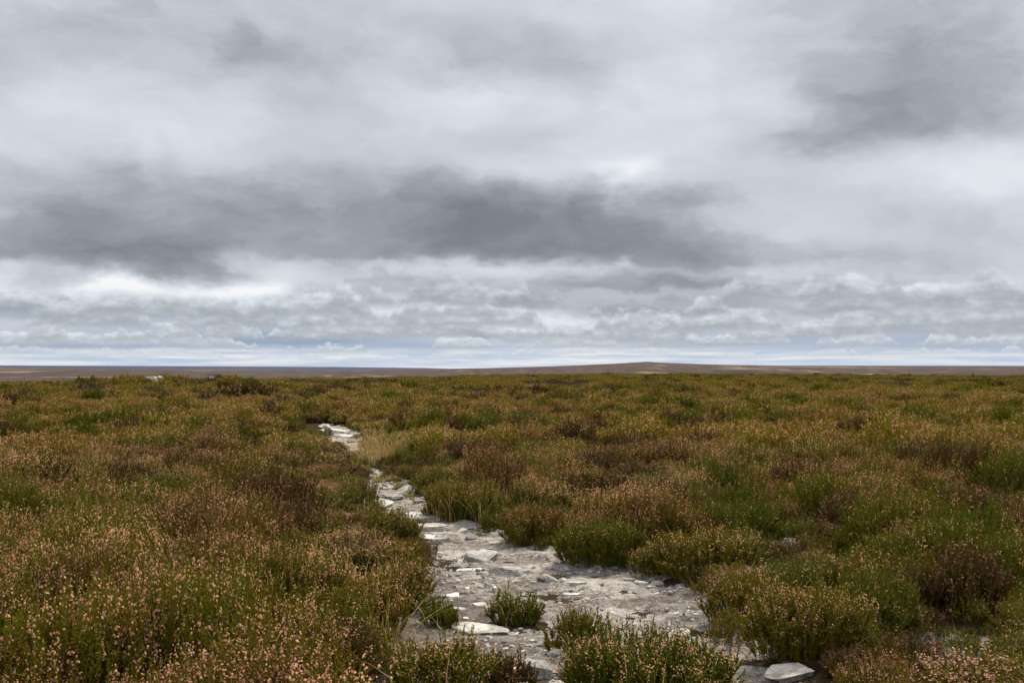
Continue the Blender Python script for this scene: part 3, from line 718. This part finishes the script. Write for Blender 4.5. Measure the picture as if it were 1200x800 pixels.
ST(383, 500, 9, 7, 'white stone at the upper left start of the far path patch', 40, flat=False)
ST(397, 503, 18, 5, 'white slab topping the far path patch', 41, thick=.10, tilt=(.1, .06), turn=.7)
ST(408, 509, 20, 5, 'long white slab in the middle of the far path patch', 42, thick=.08, tilt=(-.05, .08), turn=-.6)
ST(396, 515, 17, 5, 'white slab low in the far path patch', 43, thick=.08, turn=.5)
ST(386, 519, 10, 6, 'rounded white stone at the lower left of the far path patch', 44, flat=False)
ST(396, 521, 13, 6, 'rounded pale stone at the foot of the far path patch', 45, flat=False)
ST(416, 502, 7, 5, 'small grey stone at the right of the far path patch', 46, 'rock_grey', False)
ST(355, 482, 10, 6, 'pale block where the path fades into the heather', 47, 'rock_white', False)
ST(475, 514, 7, 7, 'grey stone in a dark gap right of the big straw tuft', 48, 'rock_grey', False, group='stones in the heather')
ST(537, 522, 11, 8, 'grey stone in the heather further right of the big straw tuft', 49, 'rock_grey', False, group='stones in the heather')
ST(914, 640, 22, 13, 'pale pointed rock at the top of the gravelly gap on the right', 50, 'rock_white', False, group='stones in the heather')
ST(926, 637, 16, 15, 'grey leaning rock behind the pale pointed one in the gravelly gap', 51, 'rock_grey', False, group='stones in the heather')
ST(924, 652, 14, 6, 'small pale stone in the middle of the gravelly gap', 52, group='stones in the heather')
ST(1083, 757, 20, 13, 'small grey stone at the left of the dark bare hollow lower right', 53, 'rock_grey', False, group='stones in the heather')
g = 'white rocks on the mound'
ST(173, 449, 8, 5, 'leftmost of the white rocks on the left mound', 60, flat=False, group=g, name='rock'); ST(179, 449, 9, 7, 'tallest white rock in the middle of the left mound', 61, flat=False, group=g, name='rock')
ST(187, 449, 9, 7, 'rightmost of the white rocks on the left mound', 62, flat=False, group=g, name='rock'); ST(181, 451, 11, 4, 'low white rock lying in front on the left mound', 63, flat=False, group=g, name='rock')
for o in bpy.data.objects:
    if o.name.startswith('rock'): o.location.z += .26; o.location.y -= .9; o.location.x *= (o.location.y) / (o.location.y + .9); o.scale = (.78, .78, .74)

# a tiny shelter far out on the moor
y = 420.0; x = (247 - 600) / F * y; z = float(terrain(x, y))
zt = CAM_Z + y * (430 - 442.0) / F
root = link('stone_shelter', None, label='tiny dark stone shelter with a pale top far out behind the left mound', cat='shelter', loc=(x, y, z))
def boxv(cx, cy, cz, sx, sy, sz, seed=0):
    rng = np.random.default_rng(seed); v = np.array([[i, j, k] for i in (-.5, .5) for j in (-.5, .5) for k in (-.5, .5)]) * [sx, sy, sz] + [cx, cy, cz] + rng.normal(0, .03, (8, 3))
    return v, np.array([[0, 1, 3, 2], [4, 6, 7, 5], [0, 4, 5, 1], [2, 3, 7, 6], [0, 2, 6, 4], [1, 5, 7, 3]])
hh = max(1.2, zt - z)
v, q = boxv(0, 0, hh / 2 - .6, 3.2, 2.4, hh + .6, 1); link('wall', mesh_from('wall', v, [q], [M['rock_grey']]), root)
v, q = boxv(.3, 0, hh - .22, 2.0, 2.6, .36, 2); v[:, 2] += .03; link('roof', mesh_from('roof', v, [q], [M['rock_white']]), root)

# ------------------------------------------------------------------ the carpet (stuff nobody could count)
rng = np.random.default_rng(5)
FO = ('foliage', 'foliage', 'foliage_green', 'foliage_dark'); FM = ('foliage_olive_sunlit', 'foliage_olive_sunlit', 'foliage_green', 'foliage_dark'); BL = ('flower', 'flower', 'flower', 'flower_brown')
def variants(base, count, kinds, rx, ry, H, per, flo, leaf, nleaf, fl, side, stem_r, fset, **kw):
    out = []
    for s_ in range(count):
        k = s_ % kinds
        fo = fset[k] if k < 4 else 'foliage_grey'; bl = BL[k] if k < 4 else 'flower_brown'
        asp = 1 + .22 * math.sin(base + 2.4 * s_)
        out.append(joined('heather', heather_geo(base + s_, rx * asp, ry / asp, H, per, flo[k], leaf, nleaf, fl, side, stem_r, **kw), [M['stem'], M[fo], M[bl]]))
    return out
near_v = variants(400, 12, 4, .33, .33, .255, 620, (.95, .66, .20, .50), (.0056, .020), 46, (9, .0043), 3, .0017, FO, foot=.74, leaf0=.32, edge=.6, top_round=.52)
fill_v = variants(450, 4, 4, .20, .20, .20, 420, (.5, .3, .1, .3), (.0045, .020), 46, (7, .0045), 3, .0016, FO, foot=.7, leaf0=.1)
mid_v = variants(500, 8, 4, .36, .36, .26, 260, (.94, .68, .22, .50), (.0105, .044), 32, (6, .0074), 3, .003, FM, foot=.74, leaf0=.32, edge=.6, top_round=.52)
far_v = variants(600, 5, 5, .60, .60, .225, 95, (.82, .58, .24, .42, .1), (.022, .085), 24, (5, .0125), 2, .005, FM, foot=.76, leaf0=.25, edge=.6, top_round=.5)
def taken(x, y, grow=0.0):
    t = np.zeros(x.shape, bool)
    for a, b, rx, ry in TAKEN: t |= ((x - a) / (rx + grow)) ** 2 + ((y - b) / (ry + grow)) ** 2 < 1
    return t
def field(r0, r1, cell, half_deg, r_in=None):
    n = int(2 * r1 / cell); ii, jj = np.meshgrid(np.arange(-n // 2, n // 2), np.arange(-n // 8, n // 2))
    x = (ii + rng.random(ii.shape)) * cell; y = (jj + rng.random(ii.shape)) * cell; x, y = x.ravel(), y.ravel()
    r = np.hypot(x, y); a = np.degrees(np.arctan2(x, y)); ok = (r >= r0) & (r < r1) & ((np.abs(a) < half_deg) | (r < 6.0))
    return x[ok], y[ok]
def carpet(x, y, nvar, kinds, tall):
    """one bush per point: kind by patch, so that whole patches flower or stay green"""
    n = len(x); k1 = fbm(x / 3.4, y / 3.4, 3, 81); k2 = fbm(x / 6.5 + 7, y / 6.5, 3, 91); r2 = rng.random(n); r3 = rng.random(n)
    sel = r2 * .70 + (k1 - .5) * 1.1 + .15
    kind = np.where(sel > .60, 0, np.where(sel < .30, 2, 1)); kind = np.where(r3 + (k2 - .5) * 1.3 > .95, 3, kind)
    which = kind + kinds * rng.integers(0, max(nvar // kinds, 1), n)
    w = .70 + .80 * rng.random(n) ** 1.5; s = tall * (.34 + .58 * w + .34 * rng.random(n)) * (.78 + .44 * fbm(x / 2.0 + 3, y / 2.0, 2, 97))
    S = np.stack([w, w, s], -1); R = np.stack([rng.normal(0, .09, n), rng.normal(0, .09, n), rng.random(n) * 6.283], -1)
    g = gapn(x, y); S[:, 2] *= np.clip(.30 + 1.45 * g, .5, 1.35)
    return S, R, which
def gapn(x, y):
    r = np.hypot(x, y); k = np.where(r < 17, .85, np.where(r < 46, 1.15, 2.6)); return fbm(x / k, y / k, 2, 141)
LC = np.array(sorted([((a[1] + b[1]) / 2, (a[0] + b[0]) / 2) for a, b in zip(_L, _R)]))
def left_low(x, y, b):
    w = (x < np.interp(y, LC[:, 0], LC[:, 1])) * sm(y, 7.0, 8.5) * (1 - sm(y, 17, 20))
    return 1 - .62 * w * (1 - sm(b, .25, 1.5))
x, y = field(1.3, 17.0, .43, 40)
b = bare_sd(x, y); keep = (b > .18) & ~taken(x, y, .12) & (gapn(x, y) > .375); x, y, b = x[keep], y[keep], b[keep]
S, R, W = carpet(x, y, 12, 4, 1.0); S *= (.62 + .38 * sm(b, .2, .7))[:, None]; S[:, 2] *= left_low(x, y, b) * np.where(np.hypot(x, y) < 2.2, .6, 1.0)
for gx, gy, rx, ry in PATCHES: S[:, 2] *= 1 - .45 * np.exp(-(((x - gx * .93) / .5) ** 2 + ((y - gy * .93) / .7) ** 2))
Pn = np.stack([x, y, ground_h(x, y)], -1); Sn, Rn, Wn = S, R, W
# low growth between the bushes and along the edges
x, y = field(1.3, 17.0, .20, 40)
b = bare_sd(x, y); hole = np.ones(len(x)) * 9
for i in range(0, len(x), 2000):
    dd = np.hypot(x[i:i + 2000, None] - Pn[None, :, 0], y[i:i + 2000, None] - Pn[None, :, 1]) / (.33 * Sn[None, :, 0]); hole[i:i + 2000] = dd.min(1)
keep = (b > .05) & ~taken(x, y, .0) & ((hole > .95) & (rng.random(len(x)) < .30)); x, y, b = x[keep], y[keep], b[keep]
k1 = fbm(x / 3.4, y / 3.4, 3, 81); kind = np.where(k1 + .3 * (rng.random(len(x)) - .5) > .52, 1, 2); kind = np.where(rng.random(len(x)) < .22, 3, kind)
w = .6 + .6 * rng.random(len(x)); Pk = np.stack([x, y, ground_h(x, y)], -1); Sk = np.stack([w, w, w * (.55 + .6 * rng.random(len(x)))], -1)
Rk = np.stack([rng.normal(0, .15, len(x)), rng.normal(0, .15, len(x)), rng.random(len(x)) * 6.28], -1); Wk = 12 + kind
x, y = field(3.5, 24.0, .11, 30)
ok = np.abs(x) < 6; x, y = x[ok], y[ok]; b = bare_sd(x, y); ok = (b > -.05 - .12 * (fbm(x / .5, y / .5, 2, 121) > .58)) & (b < .30) & ~taken(x, y, -.04) & (rng.random(len(x)) < .42 * sm(fbm(x / .4, y / .4, 2, 123), .36, .56)); x, y = x[ok], y[ok]; n = len(x)
w = .22 + .42 * rng.random(n) ** 1.5; Pk = np.vstack([Pk, np.stack([x, y, surf_z(x, y) - .01], -1)]); Sk = np.vstack([Sk, np.stack([w, w, w * (.7 + .6 * rng.random(n))], -1)])
Rk = np.vstack([Rk, np.stack([rng.normal(0, .2, n), rng.normal(0, .2, n), rng.random(n) * 6.28], -1)]); Wk = np.concatenate([Wk, 12 + rng.integers(1, 4, n)])
x, y = field(17.0, 46.0, .49, 38)
b = bare_sd(x, y); keep = (b > .26) & ~taken(x, y, .1) & (gapn(x, y) > .375); x, y, b = x[keep], y[keep], b[keep]
S, R, W = carpet(x, y, 8, 4, 1.02); low = np.exp(-(((x + 3.6) / 1.3) ** 2 + ((y - 21.5) / 3.0) ** 2)); S[:, 2] *= (1 - .5 * low) * (.6 + .4 * sm(b, .2, .7)) * left_low(x, y, b)
Pm = np.stack([x, y, ground_h(x, y)], -1); Sm, Rm, Wm = S, R, W + 16
x, y = field(46.0, 190.0, .84, 38)
keep = ~taken(x, y, -.1) & (gapn(x, y) > .36); x, y = x[keep], y[keep]
S, R, W = carpet(x, y, 5, 5, 1.0); k = fbm(x / 9.0 + 40, y / 9.0, 3, 99); W = np.where((k > .66) & (rng.random(len(x)) < .6), 4, np.minimum(W, 3))
Pf = np.stack([x, y, ground_h(x, y)], -1)
coll = source('heather_clump', near_v + fill_v + mid_v + far_v)
scatter('heather', coll, np.vstack([Pn, Pk, Pm, Pf]), np.vstack([Sn, Sk, Sm, S]), np.vstack([Rn, Rk, Rm, R]), np.concatenate([Wn, Wk, Wm, W + 24]), 'continuous carpet of faded flowering heather covering the moor', 'heather')
print('heather points', len(Pn), len(Pk), len(Pm), len(Pf))

# straw grass blades standing through the heather
gv = []
for s in range(6):
    v, q = grass_geo(700 + s, (5, 8, 14)[s % 3], .10, .48, .5, .0055); gv.append(mesh_from('grass', v, [q], [M['straw']]))
for s in range(3):
    v, q = grass_geo(720 + s, 26, .25, .46, .45, .011); gv.append(mesh_from('grass', v, [q], [M['straw']]))
x, y = field(3.0, 17.0, .42, 36); p = .26 + .7 * sm(fbm(x / 1.7, y / 1.7, 2, 111), .52, .7) + .5 * np.exp(-(((x + 1.1) / .9) ** 2 + ((y - 6.8) / 1.6) ** 2))
keep = (bare_sd(x, y) > .0) & (rng.random(len(x)) < p); x, y = x[keep], y[keep]; n1 = len(x)
P1 = np.stack([x, y, ground_h(x, y)], -1); W1 = rng.integers(0, 6, n1)
x, y = field(17.0, 80.0, 1.3, 36); p = .10 + .6 * sm(fbm(x / 5, y / 5, 2, 113), .6, .75); keep = (bare_sd(x, y) > .0) & (rng.random(len(x)) < p); x, y = x[keep], y[keep]; n2 = len(x)
P2 = np.stack([x, y, ground_h(x, y)], -1); W2 = 6 + rng.integers(0, 3, n2); n = n1 + n2
scatter('moor_grass', source('grass_blades', gv), np.vstack([P1, P2]), np.repeat((.50 + .48 * rng.random(n))[:, None], 3, 1), np.stack([0 * np.ones(n), 0 * np.ones(n), rng.random(n) * 6.28], -1), np.concatenate([W1, W2]), 'scattered straw coloured grass blades standing among the heather', 'grass')

# pebbles and plant litter on the bare soil
pv = []
for s in range(6):
    V, Fc = blocky(800 + s, 1.0, .8, .45, s % 2 == 0); keepf = Fc
    pv.append(mesh_from('pebble', V, [Fc], [M['rock_white' if s < 3 else 'rock_grey']], None, True))
lv = []
for s in range(4):
    v, q = grass_geo(820 + s, 7, .05, .05, 2.2, .003, 2); v[:, 2] = np.abs(v[:, 2]) * .25 + .003; lv.append(mesh_from('litter', v, [q], [M['stem']]))
def in_bare(n, lo=-9, hi=.04):
    pts = []
    for (x0, x1, y0, y1, k) in [(-1.2, 2.6, 3.5, 9.0, .62), (-2.6, 1.2, 9.0, 18.5, .25), (-9, -1, 18.5, 42, .06)] + [(gx - .5, gx + .5, gy - .7, gy + .7, .04) for gx, gy, _, _ in PATCHES]:
        m = int(n * k * 4); x = rng.uniform(x0, x1, m); y = rng.uniform(y0, y1, m); ok = bare_sd(x, y) < hi; pts.append(np.stack([x[ok], y[ok]], -1))
    return np.vstack(pts)
q = in_bare(11000); x, y = q[:, 0], q[:, 1]; dens = fbm(x / .5, y / .35, 3, 131); keep = rng.random(len(x)) < .10 + 1.1 * sm(dens, .45, .62); x, y = x[keep], y[keep]
s = .006 + .055 * rng.random(len(x)) ** 7 + .012 * rng.random(len(x)) ** 2; s *= np.clip(np.hypot(x, y) / 9, .8, 2.0)
Z = surf_z(x, y)
scatter('gravel', source('pebble', pv), np.stack([x, y, Z + s * .12], -1), np.stack([s, s, s], -1), np.stack([rng.normal(0, .3, len(x)), rng.normal(0, .3, len(x)), rng.random(len(x)) * 6.28], -1), rng.integers(0, 6, len(x)), 'small pale grit and stone chips strewn over the bare path', 'gravel')
q = in_bare(8000, hi=.1); x, y = q[:, 0], q[:, 1]; keep = rng.random(len(x)) < .10 + .35 * sm(fbm(x / .4, y / .3, 2, 133), .5, .65) + .8 * sm(bare_sd(x, y), -.3, 0); x, y = x[keep], y[keep]; n = len(x)
s = .4 + .6 * rng.random(n)
scatter('litter', source('twig_litter', lv), np.stack([x, y, surf_z(x, y) + .002], -1), np.stack([s, s, s], -1), np.stack([0 * s, 0 * s, rng.random(n) * 6.28], -1), rng.integers(0, 4, n), 'dark dead heather twigs and litter along the path edges', 'litter')

# ------------------------------------------------------------------ air: one even, thin haze round the land
def haze_box():
    v, q = boxv(0, 0, 0, 1, 1, 1); v = np.sign(v) * .5
    lo, hi = -260.0, 60.0
    v = v * np.array([34000.0, 34000.0, hi - lo]) + np.array([0, 0, (hi + lo) / 2])
    mt = bpy.data.materials.new('thin haze'); mt.use_nodes = True; t = mt.node_tree; t.nodes.clear()
    out = t.nodes.new('ShaderNodeOutputMaterial'); pv = t.nodes.new('ShaderNodeVolumePrincipled')
    pv.inputs['Color'].default_value = (0.62, 0.72, 1.0, 1); pv.inputs['Density'].default_value = HAZE; pv.inputs['Anisotropy'].default_value = 0.2
    t.links.new(pv.outputs[0], out.inputs['Volume'])
    o = link('haze', mesh_from('haze', v, [q], [mt]), kind='stuff', label='thin bluish haze over the far moor', cat='haze')
HAZE = 2.2e-5
haze_box()
